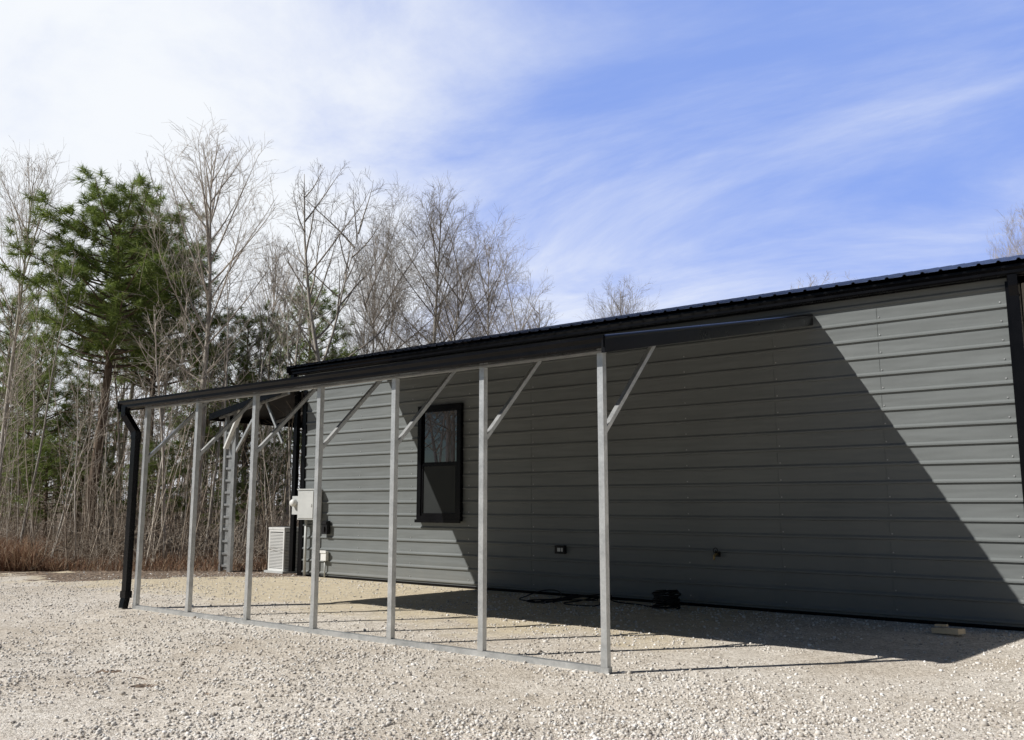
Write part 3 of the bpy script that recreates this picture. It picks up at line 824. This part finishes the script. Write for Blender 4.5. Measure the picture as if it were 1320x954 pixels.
for i in range(300):
    px = rnd.uniform(-160, 700); F = rnd.uniform(35, 62); p = spot(px, F); H = rnd.uniform(3.5, 9)
    b = grow(rnd, p, V((rnd.gauss(0,.06), rnd.gauss(0,.06), 1)), H, 5, .05, .1); r0 = rnd.uniform(.025, .07)
    m.tube(b, taper(r0, .010, 6), 4, cap=False)
    for q in range(22):
        s = rnd.uniform(.12, .98); p2, d2 = at(b, s)
        b2 = grow(rnd, p2, side(rnd, d2, R(rnd.uniform(30, 60))), H*rnd.uniform(.1, .3)*(1.2-s), 2, .12, .05)
        m.tube(b2, taper(.013, .006, 3), 3, cap=False)
        for w in range(3):
            p3, d3 = at(b2, rnd.uniform(.3, .95))
            m.tube(grow(rnd, p3, side(rnd, d3, R(40)), H*.07, 1, 0, 0), [.008, .005], 3, cap=False)
o = m.build('distant_wood', M['brush']); tag(o, 'grey-brown leafless wood receding behind the nearer trees', 'woods'); o['kind'] = 'stuff'

# ------------------------------------------------------------------ light
sd = V((.80, 1.0, -1.12)).normalized()
sun = bpy.data.lights.new('sun', 'SUN'); sun.energy = 5.0; sun.angle = R(.5); sun.color = (1, .97, .92)
so = bpy.data.objects.new('sun', sun); C.objects.link(so); so.rotation_euler = sd.to_track_quat('-Z', 'Y').to_euler(); so.location = (-20, -20, 30)
w = bpy.data.worlds.new('World'); scene.world = w; w.use_nodes = True
nt = w.node_tree; n = nt.nodes; l = nt.links
ST = .05
bg = n['Background']; bg.inputs['Strength'].default_value = ST
sky = n.new('ShaderNodeTexSky'); sky.sky_type = 'NISHITA'; sky.sun_disc = False
sky.sun_elevation = math.asin(-sd.z); sky.sun_rotation = math.atan2(-sd.x, -sd.y) % (2*math.pi)
sky.air_density = 1.0; sky.dust_density = 0.0; sky.ozone_density = 1.5
tc = n.new('ShaderNodeTexCoord'); sep = n.new('ShaderNodeSeparateXYZ'); l.new(tc.outputs['Generated'], sep.inputs[0])
def mth(op, a, b=None, c=None):
    x = n.new('ShaderNodeMath'); x.operation = op
    for i, v in enumerate((a, b, c)):
        if v is None: continue
        if isinstance(v, (int, float)): x.inputs[i].default_value = v
        else: l.new(v, x.inputs[i])
    return x.outputs[0]
def smooth(v, a, b, lo=0, hi=1):
    x = n.new('ShaderNodeMapRange'); x.interpolation_type = 'SMOOTHSTEP'
    x.inputs['From Min'].default_value = a; x.inputs['From Max'].default_value = b
    x.inputs['To Min'].default_value = lo; x.inputs['To Max'].default_value = hi
    l.new(v, x.inputs['Value']); return x.outputs['Result']
def dotp(vec):
    d = n.new('ShaderNodeVectorMath'); d.operation = 'DOT_PRODUCT'; l.new(tc.outputs['Generated'], d.inputs[0]); d.inputs[1].default_value = vec
    return d.outputs['Value']
zc = mth('ADD', mth('MAXIMUM', sep.outputs['Z'], 0.0), .22)
u = mth('DIVIDE', sep.outputs['X'], zc); v_ = mth('DIVIDE', sep.outputs['Y'], zc)
cmb = n.new('ShaderNodeCombineXYZ'); l.new(u, cmb.inputs[0]); l.new(v_, cmb.inputs[1])
mp = n.new('ShaderNodeMapping'); mp.inputs['Rotation'].default_value = (0, 0, R(-18)); mp.inputs['Scale'].default_value = (.75, 1.3, 1); l.new(cmb.outputs[0], mp.inputs[0])
n1 = noise_node(n, l, mp.outputs[0], 1.45, 10, .62, .45)
n2 = noise_node(n, l, cmb.outputs[0], .6, 3, .5, .2)
left = dotp((-ch, -sh, 0)); fwd = dotp((-sh, ch, 0))
front = smooth(fwd, .30, .70)          # cloud and veil brighten the view side only, keeping skylight off the wall
s_ = mth('ADD', mth('MULTIPLY', n1.outputs['Fac'], 1.0), mth('MULTIPLY', n2.outputs['Fac'], .48))
s_ = mth('ADD', s_, mth('MULTIPLY', smooth(left, -.16, .42), .46))
s_ = mth('ADD', s_, smooth(sep.outputs['Z'], .42, .12, 0, .20))
cl = mth('MULTIPLY', smooth(s_, .60, 1.26, 0, .99), front)
veil = mth('MULTIPLY', smooth(sep.outputs['Z'], .75, .10, .74, .88), front)
dim = n.new('ShaderNodeMixRGB'); dim.blend_type = 'MULTIPLY'; dim.inputs[0].default_value = 1; dim.inputs[2].default_value = (.52, .56, .62, 1); l.new(sky.outputs[0], dim.inputs[1])
mv = n.new('ShaderNodeMixRGB'); l.new(veil, mv.inputs[0]); l.new(dim.outputs[0], mv.inputs[1]); mv.inputs[2].default_value = (.31/ST, .47/ST, 1.03/ST, 1)
mx = n.new('ShaderNodeMixRGB'); l.new(cl, mx.inputs[0]); l.new(mv.outputs[0], mx.inputs[1]); mx.inputs[2].default_value = (.93/ST, .96/ST, 1.0/ST, 1)
l.new(mx.outputs[0], bg.inputs['Color'])
scene.view_settings.view_transform = 'Standard'; scene.view_settings.look = 'None'; scene.view_settings.exposure = 0
